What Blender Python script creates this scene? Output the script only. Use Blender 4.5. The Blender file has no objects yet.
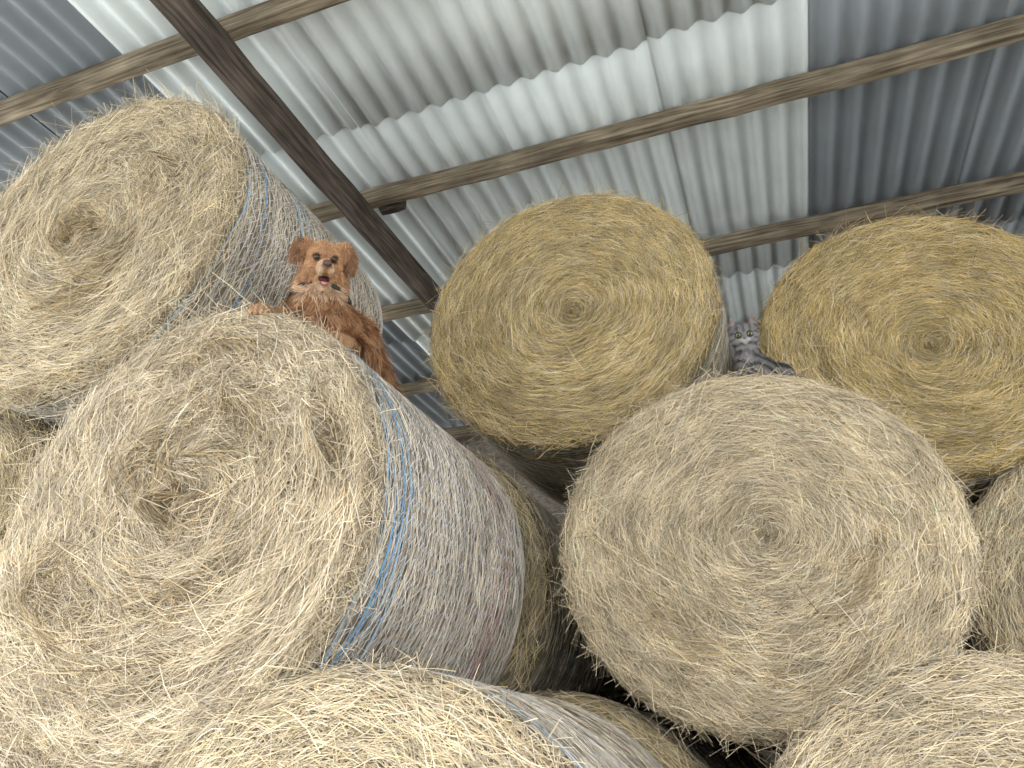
import bpy, bmesh, math, random
import numpy as np
from mathutils import Vector, Matrix, Euler
random.seed(7)
DENS=1.0
CAMH=1.25
AZ=math.radians(20)
U=np.array([math.sin(AZ),math.cos(AZ),0.0]); V=np.array([math.cos(AZ),-math.sin(AZ),0.0])
def W(u,v,z): 
    p=U*u+V*v; return Vector((p[0],p[1],z+CAMH))
def s2l(c): 
    return tuple(((x/255)/12.92 if x/255<=0.04045 else ((x/255+0.055)/1.055)**2.4) for x in c)
scene=bpy.context.scene
scene.view_settings.view_transform='Standard'
scene.view_settings.look='None'

# ---------------- materials
def new_mat(name,rough=0.8,spec=0.2):
    m=bpy.data.materials.new(name); m.use_nodes=True
    b=m.node_tree.nodes['Principled BSDF']
    b.inputs['Roughness'].default_value=rough
    b.inputs['Specular IOR Level'].default_value=spec
    return m,m.node_tree,b
def attr_mat(name,rough=0.75,spec=0.2,noise=30.0,lo=0.8,hi=1.15):
    m,nt,b=new_mat(name,rough,spec)
    a=nt.nodes.new('ShaderNodeAttribute'); a.attribute_name='Col'
    n=nt.nodes.new('ShaderNodeTexNoise'); n.inputs['Scale'].default_value=noise; n.inputs['Detail'].default_value=4
    tc=nt.nodes.new('ShaderNodeTexCoord'); nt.links.new(tc.outputs['Object'],n.inputs['Vector'])
    mr=nt.nodes.new('ShaderNodeMapRange'); mr.inputs['From Min'].default_value=.3; mr.inputs['From Max'].default_value=.7
    mr.inputs['To Min'].default_value=lo; mr.inputs['To Max'].default_value=hi
    nt.links.new(n.outputs['Fac'],mr.inputs['Value'])
    mx=nt.nodes.new('ShaderNodeVectorMath'); mx.operation='SCALE'
    nt.links.new(a.outputs['Color'],mx.inputs[0]); nt.links.new(mr.outputs['Result'],mx.inputs['Scale'])
    nt.links.new(mx.outputs[0],b.inputs['Base Color'])
    return m
def plain(name,c,rough=.6,spec=.3,var=.15,scale=20):
    m,nt,b=new_mat(name,rough,spec)
    n=nt.nodes.new('ShaderNodeTexNoise'); n.inputs['Scale'].default_value=scale; n.inputs['Detail'].default_value=5
    tc=nt.nodes.new('ShaderNodeTexCoord'); nt.links.new(tc.outputs['Object'],n.inputs['Vector'])
    r=nt.nodes.new('ShaderNodeValToRGB')
    r.color_ramp.elements[0].position=.3; r.color_ramp.elements[1].position=.7
    r.color_ramp.elements[0].color=tuple(x*(1-var) for x in c)+(1,)
    r.color_ramp.elements[1].color=tuple(min(1,x*(1+var)) for x in c)+(1,)
    nt.links.new(n.outputs['Fac'],r.inputs['Fac']); nt.links.new(r.outputs['Color'],b.inputs['Base Color'])
    return m
M_HAY=attr_mat('hay',.75,.15,9,.85,1.12)
M_NET=attr_mat('net_wrap',.4,.4,9,.95,1.05)
M_FUR=attr_mat('fur',.6,.25,60,.85,1.12)

# ---------------- mesh helper
def np_mesh(name,verts,quads,cols,mats,mat_idx=None,smooth=True,tris=None):
    me=bpy.data.meshes.new(name)
    nv=len(verts); nq=len(quads); ntri=0 if tris is None else len(tris)
    me.vertices.add(nv); me.vertices.foreach_set('co',np.asarray(verts,dtype=np.float32).ravel())
    loops=np.asarray(quads,dtype=np.int32).ravel()
    starts=np.arange(nq,dtype=np.int32)*4
    if ntri:
        loops=np.concatenate([loops,np.asarray(tris,dtype=np.int32).ravel()])
        starts=np.concatenate([starts,nq*4+np.arange(ntri,dtype=np.int32)*3])
    me.loops.add(len(loops)); me.loops.foreach_set('vertex_index',loops)
    me.polygons.add(nq+ntri); me.polygons.foreach_set('loop_start',starts)
    if mat_idx is not None: me.polygons.foreach_set('material_index',np.asarray(mat_idx,dtype=np.int32))
    me.polygons.foreach_set('use_smooth',np.full(nq+ntri,smooth))
    for m in mats: me.materials.append(m)
    me.update(calc_edges=True)
    if cols is not None:
        a=me.attributes.new('Col','FLOAT_COLOR','POINT')
        c=np.ones((nv,4),dtype=np.float32); c[:,:3]=cols
        a.data.foreach_set('color',c.ravel())
    me.validate()
    return me
def ribbons(P,Wd,width):
    N,K,_=P.shape
    if Wd.ndim==2: Wd=Wd[:,None,:].repeat(K,1)
    Wd=Wd/np.maximum(np.linalg.norm(Wd,axis=2,keepdims=True),1e-9)
    a=P-Wd*width[...,None]*.5; b=P+Wd*width[...,None]*.5
    v=np.stack([a,b],2).reshape(N*K*2,3)
    base=(np.arange(N)*K*2)[:,None]+ (np.arange(K-1)*2)[None,:]
    q=np.stack([base,base+1,base+3,base+2],-1).reshape(-1,4)
    return v,q

class Noise:
    def __init__(s,rng,n,fr,ft,spiral=0):
        s.fr=rng.uniform(-1,1,n)*fr; s.ft=rng.integers(-ft,ft+1,n); s.ph=rng.uniform(0,6.28,n); s.a=rng.uniform(.5,1,n); s.n=n
    def __call__(s,r,t):
        o=0
        for i in range(s.n): o=o+s.a[i]*np.sin(s.fr[i]*r+s.ft[i]*t+s.ph[i])
        return o/math.sqrt(s.n)

HAY_PALE=np.array(s2l((211,195,168)))
HAY_GOLD=np.array(s2l((205,183,134)))
HAY_MID=np.array(s2l((206,188,150)))
def mk_bale(u,v,z,R=.725,L=1.2,yaw=0,col=HAY_PALE,seed=0,nface=15000,nside=7000,squash=1.0,blue=(),pink=(),tuft=0.0,bulge=.03,rough=.012,frizz=500,netted=True,shreds=0,lumps=(),wildf=.16,messy=1.0,ctr=(0,0)):
    rng=np.random.default_rng(seed)
    nface=int(nface*DENS); nside=int(nside*DENS)
    c=.07
    nA=Noise(rng,6,28,4); nB=Noise(rng,7,60,3); nC=Noise(rng,6,9,7); nD=Noise(rng,6,60,9); nE=Noise(rng,5,5,5); nF=Noise(rng,6,30,12)
    def Rr(t,y): return R*(1+.008*nE(y*2,t)+.004*nC(y*1.5,t))
    def yf(r,t):
        rr=np.minimum(r,Rr(t,0))
        q=np.clip((rr-(R-c))/c,0,1)
        y=c*(1-np.sqrt(np.clip(1-q*q*.98,0,1)))
        y=y-bulge*(1-(rr/R)**2)
        env=np.clip(1.1-(rr/R)**4,0,1)
        y=y+rough*env*(.8*nA(rr+.03*t/6.28,t)+.55*nB(rr+.03*t/6.28,t))
        y=y+.03*np.exp(-(rr/.09)**2)-tuft*np.exp(-((rr-.07)/.07)**2)*(1+.5*np.sin(3*t+seed))
        for (lr,lt,amp,sr,st) in lumps:
            dt=(t-lt+np.pi)%(2*np.pi)-np.pi
            d=rr-lr-.12*dt*lr
            prof=np.where(d>0,np.exp(-(d/sr)**2),np.exp(-(d/(sr*3.2))**2))
            y=y-amp*prof*np.exp(-(dt*lr/st)**2)
        return y
    def face_pt(r,t,lift):
        k=np.clip(1-(r/R)**2,0,1)
        return np.stack([r*np.sin(t)+ctr[0]*k,yf(r,t)-lift,r*np.cos(t)+ctr[1]*k],-1)
    def side_pt(t,y,lift):
        rr=Rr(t,y)+lift
        e=np.clip((c-y)/c,0,1); e2=np.clip((y-(L-c))/c,0,1)
        e=np.maximum(e,e2)
        rr=rr-c*(1-np.sqrt(np.clip(1-e*e*.98,0,1)))
        return np.stack([rr*np.sin(t),y,rr*np.cos(t)],-1)
    VV=[];QQ=[];CC=[];MI=[]; off=0
    def add(v_,q_,c_,m_):
        nonlocal off
        VV.append(v_);QQ.append(q_+off);CC.append(c_);MI.append(np.full(len(q_),m_));off+=len(v_)
    T=144
    t=np.arange(T)/T*2*np.pi
    rings=[]
    for r in np.concatenate([np.linspace(.004,R-c,44),np.linspace(R-c,R,7)[1:-1]]):
        rings.append(face_pt(np.full(T,r),t,np.full(T,-.004)))
    for y in np.concatenate([np.linspace(.03,c,3),np.linspace(c,L-c,16)[1:],np.linspace(L-c,L,5)[1:]]):
        rings.append(side_pt(t,np.full(T,y),np.full(T,-.004)))
    for r in np.linspace(R-c,.004,8):
        p=face_pt(np.full(T,r),t,np.zeros(T)); p[:,1]=L+.01*np.cos(r*20); rings.append(p)
    K=len(rings); vv=np.concatenate(rings)
    i=np.arange(K-1)[:,None]*T; j=np.arange(T)[None,:]; j2=(j+1)%T
    qq=np.stack([i+j,i+j2,i+T+j2,i+T+j],-1).reshape(-1,4)
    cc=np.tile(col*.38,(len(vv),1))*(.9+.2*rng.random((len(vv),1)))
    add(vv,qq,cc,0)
    def straw_cols(n,k,extra,rep):
        b=np.clip(rng.normal(1.0,.24,n),.4,1.5)
        dark=rng.random(n)<.14; b[dark]*=.5
        cc=col[None,:]*b[:,None]
        w=rng.random((n,1)); cc=cc*(1-.35*w*np.array([[0,.12,.42]]))
        pale=rng.random(n)<.25
        cc[pale]=cc[pale]*.5+np.array([.66,.61,.52])*.5*b[pale][:,None]
        cc=cc*extra[:,None]
        return np.clip(cc,0,.93).repeat(rep,0)
    n=nface; K=4
    r0=np.sqrt(rng.random(n))*(R-.005); t0=rng.random(n)*2*np.pi
    ln=np.clip(rng.lognormal(math.log(.080),.5,n),.025,.24)
    phi=.28*messy*nC(r0,t0)*.6+rng.normal(0,.26*messy,n); wild=rng.random(n)<wildf; phi[wild]+=rng.normal(0,.9,wild.sum())
    s=np.linspace(-.5,.5,K)[None,:]*ln[:,None]
    rr0=np.maximum(r0,.03)[:,None]
    curv=rng.normal(0,2.0*messy,n)[:,None]
    rk=r0[:,None]+s*np.sin(phi)[:,None]+curv*s*s
    rk=np.abs(rk); rk=np.minimum(rk,R+.012)
    tk=t0[:,None]+s*np.cos(phi)[:,None]/rr0
    lift=rng.random(n)[:,None]*.014+ (rng.normal(0,.07,n)[:,None]*s)+.001
    far=rng.random(n)<.09*messy; lift[far]+=np.abs(s[far]+ln[far][:,None]*.5)*.32
    lift=np.maximum(lift,.0005)
    P=face_pt(rk,tk,lift)
    d=P[:,-1]-P[:,0]; nrm=np.tile([0,-1.0,0],(n,1))+rng.normal(0,.45,(n,3))
    wd=np.cross(d,nrm)
    wdt=(rng.uniform(.0010,.0025,n))[:,None]*np.array([[.7,1,1,.6]])
    v_,q_=ribbons(P,wd,wdt)
    ring=np.sin(r0*95+t0+1.5*nC(r0,t0))
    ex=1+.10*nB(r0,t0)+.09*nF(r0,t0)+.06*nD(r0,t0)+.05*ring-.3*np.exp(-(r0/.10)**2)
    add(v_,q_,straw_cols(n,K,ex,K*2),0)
    for sidx in range(shreds):
        rc=rng.uniform(.1,R*.85); tc=rng.uniform(0,6.28); m=100
        if sidx<3 and tuft>.03: rc=.09; tc=sidx*2.1
        elif sidx-3<len(lumps) and tuft>.03: rc=lumps[sidx-3][0]; tc=lumps[sidx-3][1]
        r0=rc+rng.normal(0,.03,m); t0=tc+rng.normal(0,.12,m)/max(rc,.12)
        ln=rng.uniform(.06,.18,m); s=np.linspace(0,1,K)[None,:]*ln[:,None]
        ph=rng.normal(.5*rng.choice([-1,1]),.5,m)
        rk=np.clip(np.abs(r0[:,None]+s*np.sin(ph)[:,None]),0,R); tk=t0[:,None]+s*np.cos(ph)[:,None]/max(rc,.1)
        lift=.004+s*rng.uniform(.05,.5,m)[:,None]
        P=face_pt(rk,tk,lift); wd=np.cross(P[:,-1]-P[:,0],np.tile([0,-1.0,0],(m,1))+rng.normal(0,.5,(m,3)))
        v_,q_=ribbons(P,wd,rng.uniform(.0015,.003,m)[:,None]*np.ones((1,K)))
        add(v_,q_,straw_cols(m,K,np.full(m,.62),K*2)*np.array([1,.91,.74]),0)
    n=frizz; t0=rng.random(n)*2*np.pi; ln=rng.uniform(.03,.14,n)
    a=rng.normal(0,1.0,n); s=np.linspace(0,1,K)[None,:]*ln[:,None]
    base=rng.uniform(-.07,.0,n)[:,None]
    rk=R+base+s*np.clip(np.cos(a),.15,1)[:,None]*.65; tk=t0[:,None]+s*np.sin(a)[:,None]/R*1.2
    y=(.05+base*.6)+rng.uniform(-.02,.03,n)[:,None]-s*rng.normal(.3,.4,n)[:,None]
    P=np.stack([rk*np.sin(tk),y,rk*np.cos(tk)-s*s*2.0*rng.random(n)[:,None]],-1)
    wd=np.cross(P[:,-1]-P[:,0],rng.normal(0,1,(n,3)))
    v_,q_=ribbons(P,wd,np.full((n,K),.0016)); add(v_,q_,straw_cols(n,K,np.ones(n),K*2),0)
    n=nside; t0=rng.random(n)*2*np.pi; y0=rng.uniform(.0,L,n); ln=rng.uniform(.05,.18,n)
    ph=rng.normal(0,.35,n); s=np.linspace(-.5,.5,K)[None,:]*ln[:,None]
    tk=t0[:,None]+s*np.cos(ph)[:,None]/R; yk=np.clip(y0[:,None]+s*np.sin(ph)[:,None],0,L)
    lift=np.maximum(rng.random(n)[:,None]*.007+rng.normal(0,.02,n)[:,None]*s,.0005)
    P=side_pt(tk,yk,lift)
    nr=np.stack([np.sin(t0),np.zeros(n),np.cos(t0)],-1)+rng.normal(0,.35,(n,3))
    wd=np.cross(P[:,-1]-P[:,0],nr)
    v_,q_=ribbons(P,wd,rng.uniform(.0015,.0032,n)[:,None]*np.ones((1,K)))
    sc=straw_cols(n,K,1+.08*nD(y0,t0),K*2)
    if netted: sc=sc*.8+.2*np.array(s2l((214,214,218)))
    add(v_,q_,sc,0)
    if netted:
        NC=40; NT=120
        ys=np.linspace(.09,L-.02,NC)
        tt=np.linspace(0,2*np.pi,NT+1)
        tk=np.tile(tt,(NC,1)); yk=ys[:,None]+.004*np.sin(tk*9+ys[:,None]*40)
        P=side_pt(tk,yk,np.full_like(tk,.0075)); wd=np.tile([0,1.0,0],(NC,1))
        v_,q_=ribbons(P,wd,np.full((NC,NT+1),.0021))
        netc=np.array(s2l((222,228,236)))
        add(v_,q_,np.tile(netc,(len(v_),1)),1)
        NZ=160
        tz=np.linspace(0,2*np.pi,NZ+1); zig=(np.arange(NZ+1)%2)
        yk=ys[:-1,None]+(ys[1]-ys[0])*zig[None,:]
        tk=np.tile(tz,(NC-1,1))
        P=side_pt(tk,yk,np.full_like(tk,.008))
        tang=np.stack([np.cos(tk),np.zeros_like(tk),-np.sin(tk)],-1)
        v_,q_=ribbons(P,tang*.7+np.array([0,.7,0]),np.full(tk.shape,.0019))
        add(v_,q_,np.tile(netc,(len(v_),1)),1)
    for lst,c1,c2,wst in ((blue,(100,165,212),(145,188,218),.0040),(pink,(214,150,158),(222,176,180),.0028)):
        if not len(lst): continue
        nb=len(lst); NT=180
        tt=np.linspace(0,2*np.pi,NT+1); tk=np.tile(tt,(nb,1))
        ph=rng.uniform(0,6.28,(nb,3)); yb=np.array(lst)[:,None]
        yk=yb+.016*np.sin(2*tk+ph[:,:1])+.012*np.sin(5*tk+ph[:,1:2])+.005*np.sin(13*tk+ph[:,2:3])
        P=side_pt(tk,yk,np.full_like(tk,.012))
        ww=wst*(1+.6*np.sin(7*tk+ph[:,:1]*2))
        v_,q_=ribbons(P,np.tile([0,1.0,0],(nb,1)),ww)
        bc=np.array([s2l(c1),s2l(c2)])[rng.integers(0,2,nb)].repeat((NT+1)*2,0)
        add(v_,q_,bc,1)
    verts=np.concatenate(VV); 
    verts[:,2]*=squash
    low=verts[:,2]<-.6*R*squash; verts[low,2]=-.6*R*squash+(verts[low,2]+.6*R*squash)*.96
    me=np_mesh('hay_bale',verts,np.concatenate(QQ),np.concatenate(CC),[M_HAY,M_NET],np.concatenate(MI))
    o=bpy.data.objects.new('hay_bale',me); scene.collection.objects.link(o)
    o.location=W(u,v,z); o.rotation_euler=(0,0,-AZ-math.radians(yaw))
    return o

mk_bale(1.68,-1.725,.668,R=.716,yaw=2,seed=1,nface=36000,nside=20000,tuft=.08,bulge=.05,rough=.023,blue=(.07,.10,.13,.17,.21,.16),pink=(.86,.90,.94,.98),shreds=14,frizz=2600,wildf=.34,messy=1.5,ctr=(.15,0),
   lumps=((.54,1.25,.10,.018,.13),(.36,.55,.08,.016,.09),(.50,4.2,.06,.018,.16),(.25,2.6,.05,.016,.10),(.44,3.4,.05,.018,.2),(.58,.2,.05,.018,.12),(.30,5.3,.05,.015,.1)))
mk_bale(1.69,-2.50,1.94,R=.75,seed=2,nface=28000,nside=16000,blue=(.04,.42,.46,.50,.2),tuft=.04,bulge=.05,col=HAY_PALE*.7+HAY_MID*.3,frizz=2800,rough=.018,shreds=8,wildf=.28,messy=1.3,ctr=(.04,-.06),
   lumps=((.45,1.0,.05,.018,.15),(.55,4.6,.05,.018,.2),(.3,2.8,.04,.016,.12)))
mk_bale(2.76,-.09,.712,R=.712,seed=3,nface=34000,nside=5000,squash=.94,bulge=.04,tuft=.01,frizz=1600,col=HAY_PALE*.7+HAY_MID*.3,shreds=2,rough=.015,wildf=.26,messy=1.2,ctr=(.05,0))
mk_bale(2.95,-.81,1.965,R=.728,seed=4,nface=28000,nside=6000,col=HAY_GOLD,squash=.98,rough=.009,bulge=.03,blue=(.05,.09),frizz=1100,ctr=(.05,-.04))
mk_bale(3.42,.77,1.765,R=.708,seed=5,nface=28000,nside=5000,col=HAY_GOLD*np.array([.9,.88,.80]),rough=.012,bulge=.03,squash=.98,yaw=-3,frizz=1100,messy=1.1,ctr=(.02,-.07))
mk_bale(1.6,-.99,-.52,R=.72,seed=6,nface=24000,nside=18000,col=HAY_PALE*.7+HAY_MID*.3,blue=(.05,.08,.11,.5),frizz=1600,wildf=.25,messy=1.2)
mk_bale(2.38,.48,-.48,R=.74,seed=7,nface=24000,nside=5000,col=HAY_PALE*.7+HAY_MID*.3,frizz=1200,wildf=.24,messy=1.1)
mk_bale(3.02,-1.66,.69,R=.725,seed=8,nface=9000,nside=11000,col=HAY_MID)
mk_bale(2.86,-.93,-.50,R=.73,seed=9,nface=9000,nside=10000,col=HAY_MID)
mk_bale(3.55,1.43,.56,R=.73,seed=10,nface=18000,nside=5000,col=HAY_PALE*.5+HAY_MID*.5)
mk_bale(1.9,-3.22,.70,R=.725,seed=11,nface=14000,nside=3000,col=HAY_MID*.8)
mk_bale(1.75,-2.50,-.50,R=.725,seed=12,nface=16000,nside=3000,blue=(.03,.06))
for k,(uu,vv,zz) in enumerate([(4.1,-.05,.75),(4.8,1.45,.65),(4.12,-.85,-.5),(3.65,.56,-.5),(3.1,2.1,-.6),(4.35,2.3,-.5),(4.3,-1.68,.70),(3.2,-3.2,.73),(3.0,-2.45,-.5),(4.25,-2.5,-.5),(5.4,-.05,.75),(5.6,-1.68,.7),(5.4,-.85,-.5)]):  # deepest row is unseen, added to block light coming through the stack's gaps
    mk_bale(uu,vv,zz,seed=20+k,nface=2500,nside=3500,col=HAY_MID*.8,frizz=100,netted=False)
mk_bale(3.7,2.28,1.8,seed=40,nface=8000,nside=3000,col=HAY_GOLD)

# ---------------- roof
TILT=.034
def roof_z(u): return 3.50+TILT*(u-2.5)
def mk_roof():
    rng=np.random.default_rng(5)
    pitch=.146; SW=.90; seam0=.59
    VV=[];QQ=[];CC=[];off=0
    light=np.array(s2l((227,232,230))); dark=np.array(s2l((144,149,153)))
    rows=[-2.35,.2,2.75,5.3,7.85]
    for ri in range(len(rows)-1):
        for ci in range(-7,7):
            va=seam0+ci*SW; vb=va+SW+.06
            ua=rows[ri]; ub=rows[ri+1]+.09
            n=64
            vs=np.linspace(va,vb,n)
            zoff=.010*(ri%2)+ .010*(ci%2)+rng.uniform(0,.001)
            us=np.linspace(ua,ub,6)
            jig=rng.uniform(-.025,.025)
            h=.024*np.sin(2*np.pi*vs/pitch)
            up=[]; 
            for layer in (0,.006):
                g=np.zeros((6,n,3))
                for i_,uu in enumerate(us):
                    zz=roof_z(uu)+h+zoff+layer+(0.012 if i_==0 else 0.0)-(0.008 if i_==5 else 0)
                    g[i_]=(U*(uu+(jig if i_ in(0,5) else 0)))[None,:]+V[None,:]*vs[:,None]
                    g[i_,:,2]=zz+CAMH
                up.append(g.reshape(-1,3))
            v_=np.concatenate(up); NN=6*n
            i=np.arange(5)[:,None]*n; j=np.arange(n-1)[None,:]
            q1=np.stack([i+j,i+j+n,i+j+n+1,i+j+1],-1).reshape(-1,4)
            q2=q1[:,::-1]+NN
            j=np.arange(n-1); e1=np.stack([j,j+1,j+1+NN,j+NN],-1); e2=np.stack([5*n+j+1,5*n+j,5*n+j+NN,5*n+j+1+NN],-1)
            q=np.concatenate([q1,q2,e1,e2])
            c=light if -4<=ci<=-1 else dark
            if ci==3: c=light*.9
            c=c*rng.uniform(.86,1.03)
            if ri==2: c=c*.95
            VV.append(v_);QQ.append(q+off);CC.append(np.tile(c,(len(v_),1)));off+=len(v_)
    m=attr_mat('corrugated_sheet',.55,.3,2.5,.88,1.05)
    me=np_mesh('ceiling',np.concatenate(VV),np.concatenate(QQ),np.concatenate(CC),[m])
    o=bpy.data.objects.new('ceiling',me); scene.collection.objects.link(o)
mk_roof()

# ---------------- timber
def wood_mat(name,c1,c2):
    m,nt,b=new_mat(name,.85,.1)
    tc=nt.nodes.new('ShaderNodeTexCoord'); mp=nt.nodes.new('ShaderNodeMapping'); mp.inputs['Scale'].default_value=(1.2,22,22)
    n=nt.nodes.new('ShaderNodeTexNoise'); n.inputs['Scale'].default_value=2.2; n.inputs['Detail'].default_value=8; n.inputs['Distortion'].default_value=.6
    r=nt.nodes.new('ShaderNodeValToRGB'); r.color_ramp.elements[0].position=.35; r.color_ramp.elements[1].position=.68
    r.color_ramp.elements[0].color=s2l(c1)+(1,); r.color_ramp.elements[1].color=s2l(c2)+(1,)
    nt.links.new(tc.outputs['Object'],mp.inputs['Vector']); nt.links.new(mp.outputs[0],n.inputs['Vector'])
    n2=nt.nodes.new('ShaderNodeTexNoise'); n2.inputs['Scale'].default_value=2.5; n2.inputs['Detail'].default_value=3
    nt.links.new(tc.outputs['Object'],n2.inputs['Vector'])
    mr=nt.nodes.new('ShaderNodeMapRange'); mr.inputs['From Min'].default_value=.35; mr.inputs['From Max'].default_value=.65; mr.inputs['To Min'].default_value=.6; mr.inputs['To Max'].default_value=1.1
    nt.links.new(n2.outputs['Fac'],mr.inputs['Value'])
    mx=nt.nodes.new('ShaderNodeVectorMath'); mx.operation='SCALE'
    nt.links.new(n.outputs['Fac'],r.inputs['Fac']); nt.links.new(r.outputs['Color'],mx.inputs[0]); nt.links.new(mr.outputs['Result'],mx.inputs['Scale'])
    nt.links.new(mx.outputs[0],b.inputs['Base Color'])
    bp=nt.nodes.new('ShaderNodeBump'); bp.inputs['Strength'].default_value=.6; bp.inputs['Distance'].default_value=.01
    nt.links.new(n.outputs['Fac'],bp.inputs['Height']); nt.links.new(bp.outputs[0],b.inputs['Normal'])
    return m
M_PUR=wood_mat('weathered_timber',(92,80,66),(160,146,124))
M_RAF=wood_mat('dark_timber',(64,56,50),(114,102,92))
def beam(name,p1,p2,w,h,mat,seed=0):
    rng=random.Random(seed)
    p1=Vector(p1);p2=Vector(p2); d=(p2-p1); L=d.length
    bm=bmesh.new(); N=max(4,int(L/.25)); rings=[]
    b=.012
    prof=[(-w/2+b,-h/2),(w/2-b,-h/2),(w/2,-h/2+b),(w/2,h/2-b),(w/2-b,h/2),(-w/2+b,h/2),(-w/2,h/2-b),(-w/2,-h/2+b)]
    for i in range(N+1):
        x=L*i/N; oy=rng.uniform(-.005,.005); oz=rng.uniform(-.004,.004)
        rings.append([bm.verts.new((x,y+oy+rng.uniform(-.003,.003),z+oz+rng.uniform(-.003,.003))) for y,z in prof])
    for i in range(N):
        for k in range(8): bm.faces.new((rings[i][k],rings[i+1][k],rings[i+1][(k+1)%8],rings[i][(k+1)%8]))
    bm.faces.new(rings[0]); bm.faces.new(rings[-1][::-1])
    bmesh.ops.recalc_face_normals(bm,faces=bm.faces)
    me=bpy.data.meshes.new(name); bm.to_mesh(me); bm.free(); me.materials.append(mat)
    o=bpy.data.objects.new(name,me); scene.collection.objects.link(o)
    X=d.normalized(); Z=Vector((0,0,1)) if abs(X.z)<.9 else Vector((0,1,0)); Y=Z.cross(X).normalized(); Z=X.cross(Y)
    o.matrix_world=Matrix.Translation(p1)@Matrix((X,Y,Z)).transposed().to_4x4()
    return o
PH=.125
for i,uu in enumerate([-2.2,-.85,.52,1.93,3.38,4.78,6.25,7.6]):
    zc=roof_z(uu)-.03-PH/2
    beam('roof_purlin',W(uu,-5.2,zc),W(uu,6.0,zc),.085,PH,M_PUR,i)
for i,vv in enumerate([-2.30,3.2]):
    z1=roof_z(-2.4)-.03-PH-.09; z2=roof_z(7.7)-.03-PH-.09
    beam('roof_rafter',W(-2.4,vv,z1),W(7.7,vv,z2),.11,.18,M_RAF,20+i)
for uu in (3.38,4.78):
    zc=roof_z(uu)-.03-PH/2-.01
    beam('timber_cleat',W(uu+.085,-2.22,zc),W(uu+.085,-2.05,zc),.07,.12,M_RAF,31)
for i,(uu,vv) in enumerate([(-2.2,-4.9),(2.4,-4.9),(7.4,-4.9),(-2.2,5.8),(2.4,5.8),(7.4,5.8)]):
    beam('timber_post',W(uu,vv,-CAMH),W(uu,vv,roof_z(uu)-.03-PH),.16,.16,M_RAF,50+i)

# ---------------- shell
def quad(name,pts,mat):
    me=bpy.data.meshes.new(name); me.from_pydata([tuple(p) for p in pts],[],[(0,1,2,3)]); me.materials.append(mat)
    o=bpy.data.objects.new(name,me); scene.collection.objects.link(o); return o
def box_wall(name,a,b,z1,z2,th,mat):
    a=Vector(a);b=Vector(b); d=(b-a); L=d.length; X=d.normalized(); Y=Vector((-X.y,X.x,0))
    bm=bmesh.new(); n=int(L/.18)
    for i in range(n):
        x0=L*i/n-.004; x1=L*(i+1)/n+.004; t=th*(1 if i%2 else .8)
        vs=[]
        for zz in (z1,z2):
            for (xx,yy) in ((x0,-t*.2),(x1,-t*.2),(x1,t),(x0,t)):
                p=a+X*xx+Y*yy; vs.append(bm.verts.new((p.x,p.y,zz)))
        for f in ((0,1,2,3),(4,7,6,5),(0,4,5,1),(1,5,6,2),(2,6,7,3),(3,7,4,0)): bm.faces.new([vs[k] for k in f])
    bmesh.ops.recalc_face_normals(bm,faces=bm.faces)
    me=bpy.data.meshes.new(name); bm.to_mesh(me); bm.free(); me.materials.append(mat)
    o=bpy.data.objects.new(name,me); scene.collection.objects.link(o)
M_WALL=wood_mat('barn_boards',(92,84,76),(140,130,118))
box_wall('wall_back',W(7.75,-5.3,0),W(7.75,6.1,0),0,4.9,.04,M_WALL)
M_FLOOR=plain('floor_concrete',s2l((222,220,212)),.95,.1,.1,6)
quad('floor',[(-30,-30,0),(30,-30,0),(30,30,0),(-30,30,0)],M_FLOOR)

# ---------------- animals
def blob(parts,voxel,smooth_it):
    bm=bmesh.new()
    for p in parts:
        if p[0]=='e':
            _,c,r,rot=p
            M=Matrix.Translation(c)@Euler([math.radians(a) for a in rot]).to_matrix().to_4x4()@Matrix.Diagonal((r[0],r[1],r[2],1))
            bmesh.ops.create_icosphere(bm,subdivisions=4,radius=1,matrix=M)
        elif p[0]=='m':
            _,M0,c,r,rot=p
            M=M0@Matrix.Translation(c)@Euler([math.radians(a) for a in rot]).to_matrix().to_4x4()@Matrix.Diagonal((r[0],r[1],r[2],1))
            bmesh.ops.create_icosphere(bm,subdivisions=4,radius=1,matrix=M)
        else:
            pts=p[1]
            for (a,ra),(b,rb) in zip(pts[:-1],pts[1:]):
                a=Vector(a);b=Vector(b); n=max(3,int((b-a).length/(.3*min(ra,rb))))
                for i in range(n+1):
                    f=i/n; bmesh.ops.create_icosphere(bm,subdivisions=3,radius=ra+(rb-ra)*f,matrix=Matrix.Translation(a.lerp(b,f)))
    me=bpy.data.meshes.new('tmp'); bm.to_mesh(me); bm.free()
    o=bpy.data.objects.new('tmp',me); scene.collection.objects.link(o)
    m=o.modifiers.new('r','REMESH'); m.mode='VOXEL'; m.voxel_size=voxel
    s=o.modifiers.new('s','SMOOTH'); s.iterations=smooth_it; s.factor=.5
    dg=bpy.context.evaluated_depsgraph_get(); ev=o.evaluated_get(dg); em=ev.to_mesh()
    nv=len(em.vertices); co=np.zeros(nv*3,dtype=np.float32); em.vertices.foreach_get('co',co); co=co.reshape(-1,3)
    no=np.zeros(nv*3,dtype=np.float32); em.vertices.foreach_get('normal',no); no=no.reshape(-1,3)
    qs=np.array([list(p.vertices) for p in em.polygons if len(p.vertices)==4],dtype=np.int32)
    tr=[list(p.vertices) for p in em.polygons if len(p.vertices)==3]
    ev.to_mesh_clear(); bpy.data.objects.remove(o); bpy.data.meshes.remove(me)
    return co.astype(float),no.astype(float),qs,tr
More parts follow.
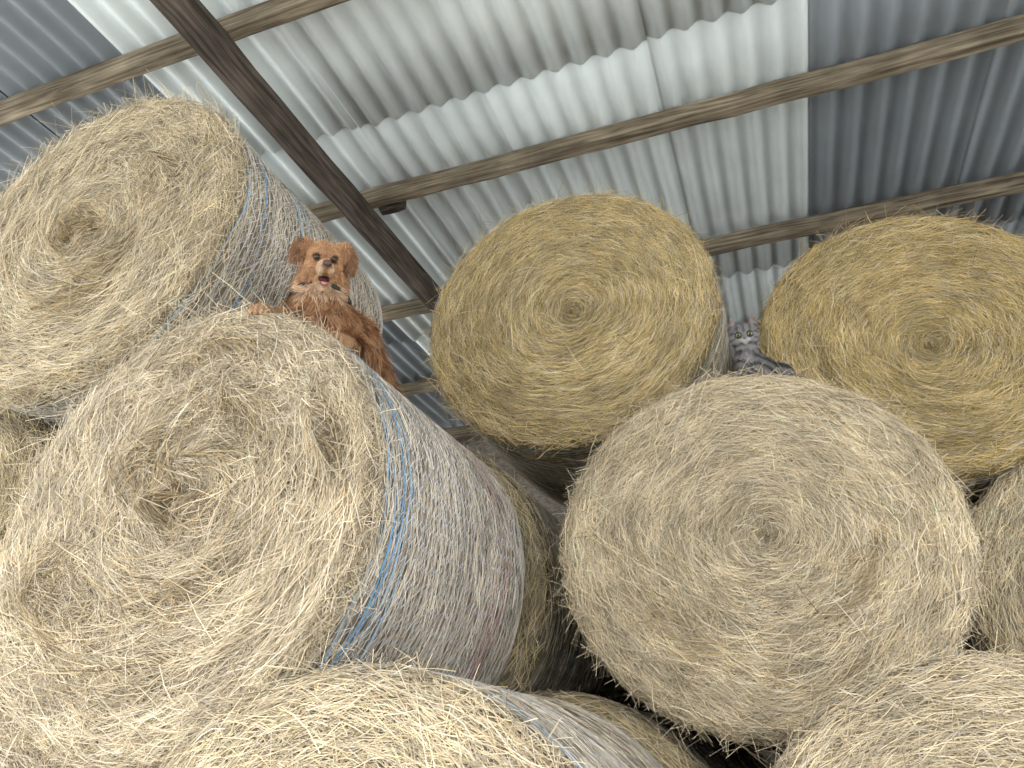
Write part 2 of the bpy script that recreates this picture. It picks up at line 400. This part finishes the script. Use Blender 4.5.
def furry(name,parts,voxel,colf,flowf,lenf,nfur,fw,seed,smooth_it=5,densf=None,ncol=.2):
    co,no,qs,tr=blob(parts,voxel,smooth_it)
    cols=colf(co)
    rng=np.random.default_rng(seed)
    if densf is None: sel=rng.integers(0,len(qs),nfur)
    else:
        dd=densf(co[qs].mean(1)); sel=rng.choice(len(qs),nfur,p=dd/dd.sum())
    idx=qs[sel]
    w=rng.dirichlet([1,1,1,1],nfur)
    p=(co[idx]*w[...,None]).sum(1); nn=(no[idx]*w[...,None]).sum(1); nn/=np.linalg.norm(nn,axis=1,keepdims=True)+1e-9
    fl=flowf(p); fl=fl/(np.linalg.norm(fl,axis=1,keepdims=True)+1e-9)
    fl=fl-(fl*nn).sum(1,keepdims=True)*nn+rng.normal(0,.15,(nfur,3))
    sway=np.sin(p[:,0]*90+p[:,2]*60)[:,None]*np.cross(fl,nn)*.4; fl=fl+sway
    fl/=np.linalg.norm(fl,axis=1,keepdims=True)+1e-9
    L=lenf(p)*rng.uniform(.6,1.3,nfur)
    K=4; s=np.linspace(0,1,K)
    P=p[:,None,:]-nn[:,None,:]*.0008+ L[:,None,None]*(s[None,:,None]*fl[:,None,:]*.9+ (s-.45*s*s)[None,:,None]*nn[:,None,:]*.5)
    wd=np.cross(fl,nn)+rng.normal(0,.3,(nfur,3))
    ww=fw*np.array([1,1,.75,.2])[None,:]*rng.uniform(.7,1.3,nfur)[:,None]*np.clip(L/.02,.6,1.2)[:,None]
    v_,q_=ribbons(P,wd,ww)
    fc=colf(p)*np.clip(rng.normal(1.0,ncol,nfur),.5,1.6)[:,None]
    fc=np.clip(fc,0,1)
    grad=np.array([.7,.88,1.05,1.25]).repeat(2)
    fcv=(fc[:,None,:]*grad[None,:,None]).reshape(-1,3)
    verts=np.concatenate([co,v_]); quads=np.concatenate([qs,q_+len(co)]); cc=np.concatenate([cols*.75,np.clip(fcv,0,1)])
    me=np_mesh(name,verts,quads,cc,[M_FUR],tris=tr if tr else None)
    o=bpy.data.objects.new(name,me); scene.collection.objects.link(o); return o
def ell_obj(name,parent,M,c,r,rot,mat):
    bm=bmesh.new(); bmesh.ops.create_uvsphere(bm,u_segments=24,v_segments=16,radius=1)
    Mx=M@Matrix.Translation(c)@Euler([math.radians(a) for a in rot]).to_matrix().to_4x4()@Matrix.Diagonal((r[0],r[1],r[2],1))
    bm.transform(Mx)
    for f in bm.faces:f.smooth=True
    me=bpy.data.meshes.new(name); bm.to_mesh(me); bm.free(); me.materials.append(mat)
    o=bpy.data.objects.new(name,me); scene.collection.objects.link(o); o.parent=parent; return o
M_EYE=plain('eye_dark',s2l((30,20,14)),.08,.6,.2,60)
M_EYEA=plain('eye_amber',s2l((96,58,30)),.1,.6,.2,60)
M_EYEC=plain('eye_green',s2l((150,155,95)),.1,.6,.2,60)
M_NOSE=plain('nose_leather',s2l((84,54,48)),.35,.5,.2,80)
M_TONG=plain('tongue_pink',s2l((215,125,132)),.3,.5,.1,60)
M_MOUTH=plain('mouth_dark',s2l((60,26,24)),.5,.3,.2,60)
M_COL=plain('collar_webbing',s2l((56,54,50)),.7,.2,.3,90)

dog=bpy.data.objects.new('dog',None); scene.collection.objects.link(dog)
H=Euler((math.radians(27),math.radians(-3),math.radians(6))).to_matrix().to_4x4()
dp=[('m',H,(0,0.01,.005),(.060,.078,.064),(0,0,0)),
    ('m',H,(0,-.030,.018),(.043,.042,.043),(0,0,0)),
    ('m',H,(-.030,-.010,-.03),(.031,.050,.042),(0,0,0)),('m',H,(.030,-.010,-.03),(.031,.050,.042),(0,0,0)),
    ('m',H,(0,-.088,-.026),(.026,.072,.026),(8,0,0)),
    ('m',H,(-.012,-.122,-.038),(.014,.040,.017),(0,0,0)),('m',H,(.012,-.122,-.038),(.014,.040,.017),(0,0,0)),
    ('m',H,(0,-.153,-.027),(.014,.013,.013),(0,0,0)),
    ('m',H,(0,-.068,-.080),(.018,.054,.011),(22,0,0)),
    ('m',H,(0,-.03,-.062),(.034,.04,.034),(0,0,0)),
    ('m',H,(-.025,-.055,.026),(.018,.013,.011),(0,0,0)),('m',H,(.025,-.055,.026),(.018,.013,.011),(0,0,0)),
    ('m',H,(-.054,.008,.054),(.032,.013,.016),(0,12,0)),('m',H,(-.078,-.010,.036),(.023,.009,.032),(14,40,0)),('m',H,(-.088,-.018,.014),(.014,.007,.022),(10,24,0)),
    ('m',H,(.054,.008,.054),(.032,.013,.016),(0,-12,0)),('m',H,(.077,-.008,.030),(.023,.009,.038),(12,-28,0)),('m',H,(.086,-.014,.002),(.014,.007,.024),(10,-14,0)),
    ('c',[((0,.05,-.02),.074),((0.0,.09,-.11),.094),((.01,.12,-.19),.118)]),
    ('e',(.01,.11,-.225),(.155,.12,.13),(0,0,0)),
    ('e',(.05,.22,-.21),(.165,.17,.14),(-10,0,0)),
    ('c',[((.05,.22,-.21),.13),((.14,.42,-.21),.135),((.19,.58,-.23),.12)]),
    ('e',(.20,.60,-.23),(.14,.13,.13),(0,0,0)),
    ('c',[((-.08,.10,-.23),.060),((-.110,.03,-.270),.047),((-.135,-.04,-.268),.035),((-.150,-.095,-.272),.030)]),
    ('c',[((.10,.10,-.25),.060),((.115,.03,-.295),.047),((.095,-.06,-.330),.036),((.070,-.125,-.355),.031)]),
    ('c',[((.25,.55,-.28),.07),((.31,.42,-.34),.05),((.31,.52,-.39),.032),((.31,.40,-.41),.028)]),
    ('c',[((.20,.70,-.23),.035),((.27,.82,-.28),.04),((.35,.86,-.35),.03),((.42,.84,-.41),.012)]),
]
PAWS=((-.153,-.110,-.278),(.066,-.140,-.366))
for (cx,cy,cz) in PAWS:
    for k in (-1.5,-.5,.5,1.5):
        dx=k*.0145; fy=-.020+abs(k)*.004
        dp.append(('e',(cx+dx,cy+fy,cz-.012),(.0088,.018,.015),(35,0,0)))
    dp.append(('e',(cx,cy-.004,cz),(.030,.026,.020),(0,0,0)))
Hi=np.array(H.inverted())[:3,:3]
C_RED=np.array(s2l((170,122,86))); C_GOLD=np.array(s2l((206,167,126))); C_DARK=np.array(s2l((104,72,54))); C_CREAM=np.array(s2l((226,203,174)))
def mixc(a,b,f): return a*(1-f[:,None])+b*f[:,None]
def sm(x,a,b): 
    t=np.clip((x-a)/(b-a),0,1); return t*t*(3-2*t)
def dogcol(p):
    q=p@Hi.T
    c=np.tile(C_RED,(len(p),1))
    head=(q[:,2]>-.11)&(q[:,1]<.07)
    streak=.5+.5*np.sin(p[:,0]*70+np.sin(p[:,2]*45)*2+p[:,1]*20)
    c=mixc(c,np.tile(C_DARK,(len(p),1)),np.where(head,0,.65*streak*sm(-p[:,2],.05,.2)))
    streak2=.5+.5*np.sin(p[:,0]*95+np.sin(p[:,2]*60)*2+2)
    c=mixc(c,np.tile(C_GOLD,(len(p),1)),np.where(head,0,.5*streak2))
    hmot=.5+.5*np.sin(q[:,0]*110+1)*np.sin(q[:,2]*90+q[:,1]*60)
    c=mixc(c,np.tile(C_GOLD,(len(p),1)),np.where(head,.15+.35*hmot,0))
    c=mixc(c,np.tile(C_DARK,(len(p),1)),.3*head*np.exp(-(q[:,0]/.012)**2)*sm(q[:,2],.01,.03))
    mz=head*sm(-q[:,1],.085,.12)
    c=mixc(c,np.tile(C_CREAM,(len(p),1)),mz*.5*sm(np.abs(q[:,0]),.004,.014))
    chin=head*sm(-q[:,2],.06,.075)*sm(-q[:,1],.0,.03); c=mixc(c,np.tile(C_CREAM,(len(p),1)),chin*.4)
    ear=head*sm(np.abs(q[:,0]),.062,.080); c=mixc(c,np.tile(C_DARK*1.15,(len(p),1)),ear*.7)
    for sx in (-1,1):
        d=np.sqrt((q[:,0]-sx*.026)**2+(q[:,1]+.066)**2+(q[:,2]-.008)**2)
        c=mixc(c,np.tile(C_DARK*.3,(len(p),1)),1-sm(d,.011,.018))
    d=np.sqrt(q[:,0]**2+(q[:,1]+.158)**2+(q[:,2]+.02)**2)
    c=mixc(c,np.tile(C_DARK*.5,(len(p),1)),.7*(1-sm(d,.014,.022)))
    paw=sm(-p[:,1],.05,.10)*(p[:,2]<-.20)
    c=mixc(c,np.tile(C_GOLD,(len(p),1)),paw*.8)
    for (cx,cy,cz) in PAWS:
        for k in (-1,0,1):
            g=np.exp(-((p[:,0]-cx-k*.0145)/.0022)**2)*sm(-p[:,1],-cy+.004,-cy+.016)*(p[:,2]<-.2)*(np.abs(p[:,0]-cx)<.035)
            c=mixc(c,np.tile(C_DARK*.5,(len(p),1)),g*.8)
    return c
def dogflow(p):
    q=p@Hi.T
    head=((q[:,2]>-.10)&(q[:,1]<.06))
    f=np.tile([0.05,.25,-1.0],(len(p),1))
    hf=np.stack([q[:,0]*6,np.full(len(p),.9),np.where(np.abs(q[:,0])>.066,-1.5,np.where(q[:,2]<-.02,-.7,.15))],-1)
    hf=hf@np.linalg.inv(Hi).T
    f[head]=hf[head]
    leg=(p[:,1]<-.01)&(p[:,2]<-.21); f[leg]=np.stack([p[leg,0]*0,-.7*np.ones(leg.sum()),-1*np.ones(leg.sum())],-1)
    return f
def doglen(p):
    q=p@Hi.T
    L=np.full(len(p),.046)
    head=(q[:,2]>-.10)&(q[:,1]<.04)
    L=np.where(head,np.clip(.007+.12*(q[:,1]+.085),.006,.020),L)
    ch=head&(q[:,2]<-.03)&(q[:,1]>-.05); L[ch]=.030
    L[head&(np.abs(q[:,0])>.066)]=.020
    L[(p[:,1]<-.01)&(p[:,2]<-.21)]=.016
    L[(p[:,1]<-.08)&(p[:,2]<-.21)]=.007
    return L
def dogdens(p):
    q=p@Hi.T
    head=(q[:,2]>-.10)&(q[:,1]<.05)
    return np.where(head,4.0,np.where(p[:,1]>.35,.6,1.4))
db=furry('body',dp,.0048,dogcol,dogflow,doglen,95000,.0016,3,4,dogdens,.25); db.parent=dog
for sx,nm in ((-1,'eye_left'),(1,'eye_right')):
    ell_obj(nm,dog,H,(sx*.026,-.0635,.008),(.0100,.0085,.0085),(0,0,0),M_EYEA)
    ell_obj(nm+'_pupil',dog,H,(sx*.026,-.0692,.008),(.0068,.0040,.0064),(0,0,0),M_EYE)
ell_obj('nose',dog,H,(0,-.163,-.020),(.0145,.010,.0105),(0,0,0),M_NOSE)
ell_obj('mouth_interior',dog,H,(0,-.092,-.061),(.018,.047,.011),(12,0,0),M_MOUTH)
ell_obj('tongue',dog,H,(0,-.112,-.070),(.012,.032,.005),(22,0,0),M_TONG)
def torus(name,parent,loc,rot,R_,r_,mat,sc=(1,1,1)):
    bpy.ops.mesh.primitive_torus_add(major_radius=R_,minor_radius=r_,major_segments=48,minor_segments=10)
    o=bpy.context.object; o.name=name; o.data.materials.append(mat); o.location=loc; o.rotation_euler=[math.radians(a) for a in rot]; o.scale=sc
    for f in o.data.polygons:f.use_smooth=True
    o.parent=parent; return o
torus('collar',dog,(.002,.085,-.105),(-14,0,0),.098,.006,M_COL,(1,1,1.5))
dog.location=(-.705,2.26,1.658+CAMH); dog.rotation_euler=(0,0,math.radians(14)); dog.scale=(1.15,)*3

cat=bpy.data.objects.new('cat',None); scene.collection.objects.link(cat)
HC=Euler((math.radians(30),0,math.radians(-2))).to_matrix().to_4x4()
cp=[('m',HC,(0,0,0),(.049,.045,.041),(0,0,0)),('m',HC,(-.024,-.02,-.013),(.025,.024,.021),(0,0,0)),('m',HC,(.024,-.02,-.013),(.025,.024,.021),(0,0,0)),
    ('m',HC,(-.008,-.043,-.014),(.011,.010,.009),(0,0,0)),('m',HC,(.008,-.043,-.014),(.011,.010,.009),(0,0,0)),('m',HC,(0,-.040,-.022),(.009,.010,.009),(0,0,0)),
    ('m',HC,(0,-.038,.002),(.008,.014,.012),(0,0,0)),
    ('c',[((0,.015,-.02),.036),((.005,.04,-.07),.045),((.02,.07,-.11),.058)]),
    ('e',(.035,.10,-.125),(.072,.10,.072),(0,0,0)),
    ('e',(.090,.12,-.13),(.065,.08,.060),(0,0,0)),
    ('c',[((-.018,.025,-.08),.026),((-.022,.015,-.12),.020),((-.022,.012,-.155),.016),((-.022,-.004,-.166),.015)]),
    ('c',[((.028,.03,-.08),.026),((.028,.015,-.12),.020),((.026,.012,-.155),.016),((.026,-.004,-.166),.015)]),
    ('c',[((.09,.08,-.155),.026),((.095,.03,-.165),.016)]),
    ('c',[((.13,.18,-.15),.020),((.165,.12,-.16),.018),((.155,.06,-.165),.016),((.12,.02,-.168),.011)])]
def ear_cone(M,bx,sgn):
    out=[]
    for i in range(12):
        f=i/11; out.append(('m',M,(bx+sgn*f*.010,.004,.026+f*.040),(.023*(1-f)+.002,.008,.006),(0,0,0)))
    return out
cp+=ear_cone(HC,-.028,-1)+ear_cone(HC,.028,1)
HCi=np.array(HC.inverted())[:3,:3]
G_L=np.array(s2l((130,127,125))); G_D=np.array(s2l((46,44,46))); G_W=np.array(s2l((196,193,188)))
def catcol(p):
    q=p@HCi.T
    c=np.tile(G_L,(len(p),1))
    head=q[:,2]>-.045
    st=np.where(head,np.sin(q[:,0]*300+1.57)*sm(q[:,2],.008,.02)+np.sin(q[:,2]*300+np.abs(q[:,0])*120)*(np.abs(q[:,0])>.030),np.sin(p[:,2]*170+p[:,0]*60+np.sin(p[:,1]*60)*1.3))
    c=mixc(c,np.tile(G_D,(len(p),1)),sm(st,.0,.6)*np.where(head,.55,.75))
    w=head*sm(-q[:,1],.038,.047)*sm(-q[:,2],.004,.014)*(1-sm(np.abs(q[:,0]),.014,.024)); c=mixc(c,np.tile(G_W,(len(p),1)),w*.8)
    chs=(~head)*(p[:,1]<.02)*(np.abs(p[:,0]-.003)<.016)*(p[:,2]>-.10); c=mixc(c,np.tile(G_W,(len(p),1)),chs*.2)
    for sx in (-1,1):
        d=np.sqrt((q[:,0]-sx*.019)**2+(q[:,1]+.040)**2+(q[:,2]-.004)**2)
        c=mixc(c,np.tile(G_D*.5,(len(p),1)),1-sm(d,.010,.014))
        ei=np.exp(-((q[:,0]-sx*.032)/.009)**2)*sm(q[:,2],.032,.040)*(q[:,1]<.002)
        c=mixc(c,np.tile(np.array(s2l((160,126,118))),(len(p),1)),ei*.45)
    return c
def catflow(p):
    q=p@HCi.T; f=np.tile([0.1,.3,-1.0],(len(p),1)); head=q[:,2]>-.045
    f[head]=np.stack([q[:,0]*8,np.full(len(p),.8),q[:,2]*6],-1)[head]; return f
def catlen(p):
    q=p@HCi.T; L=np.full(len(p),.014); L[q[:,2]>-.04]=.008; L[(q[:,1]<-.03)&(q[:,2]>-.04)]=.003; L[q[:,2]>.035]=.004; return L
cb=furry('body',cp,.0030,catcol,catflow,catlen,26000,.0014,9,3); cb.parent=cat
for sx,nm in ((-1,'eye_left'),(1,'eye_right')):
    ell_obj(nm,cat,HC,(sx*.019,-.0400,.004),(.0084,.006,.0064),(0,0,0),M_EYEC)
    ell_obj(nm+'_pupil',cat,HC,(sx*.019,-.0452,.004),(.0044,.002,.0056),(0,0,0),M_EYE)
ell_obj('nose',cat,HC,(0,-.053,-.008),(.0045,.0035,.0035),(0,0,0),plain('cat_nose',s2l((130,85,82)),.4,.4,.1,50))
cat.location=W(2.83,.0,1.582); cat.rotation_euler=(0,0,math.radians(-16)); cat.scale=(1.22,)*3

# ---------------- light
w=bpy.data.worlds.new('World'); scene.world=w; w.use_nodes=True
nt=w.node_tree; bg=nt.nodes['Background']
tc=nt.nodes.new('ShaderNodeTexCoord'); sp=nt.nodes.new('ShaderNodeSeparateXYZ'); rp=nt.nodes.new('ShaderNodeValToRGB')
nt.links.new(tc.outputs['Generated'],sp.inputs[0]); nt.links.new(sp.outputs['Z'],rp.inputs['Fac'])
rp.color_ramp.elements[0].color=(.96,.97,1,1); rp.color_ramp.elements[1].color=(.75,.86,1,1)
nt.links.new(rp.outputs['Color'],bg.inputs['Color']); bg.inputs['Strength'].default_value=3.25
sd=bpy.data.lights.new('sun','SUN'); sd.energy=2.4; sd.angle=math.radians(34); sd.color=(1,.97,.92)
so=bpy.data.objects.new('sun',sd); scene.collection.objects.link(so)
so.rotation_euler=Vector((.45,1,-.85)).to_track_quat('-Z','Y').to_euler()

cd=bpy.data.cameras.new('camera'); cd.lens=26.0; cd.sensor_width=36; cd.clip_end=200
co=bpy.data.objects.new('camera',cd); scene.collection.objects.link(co)
co.location=(0,0,CAMH); co.rotation_euler=(math.radians(90+27),0,0)
scene.camera=co
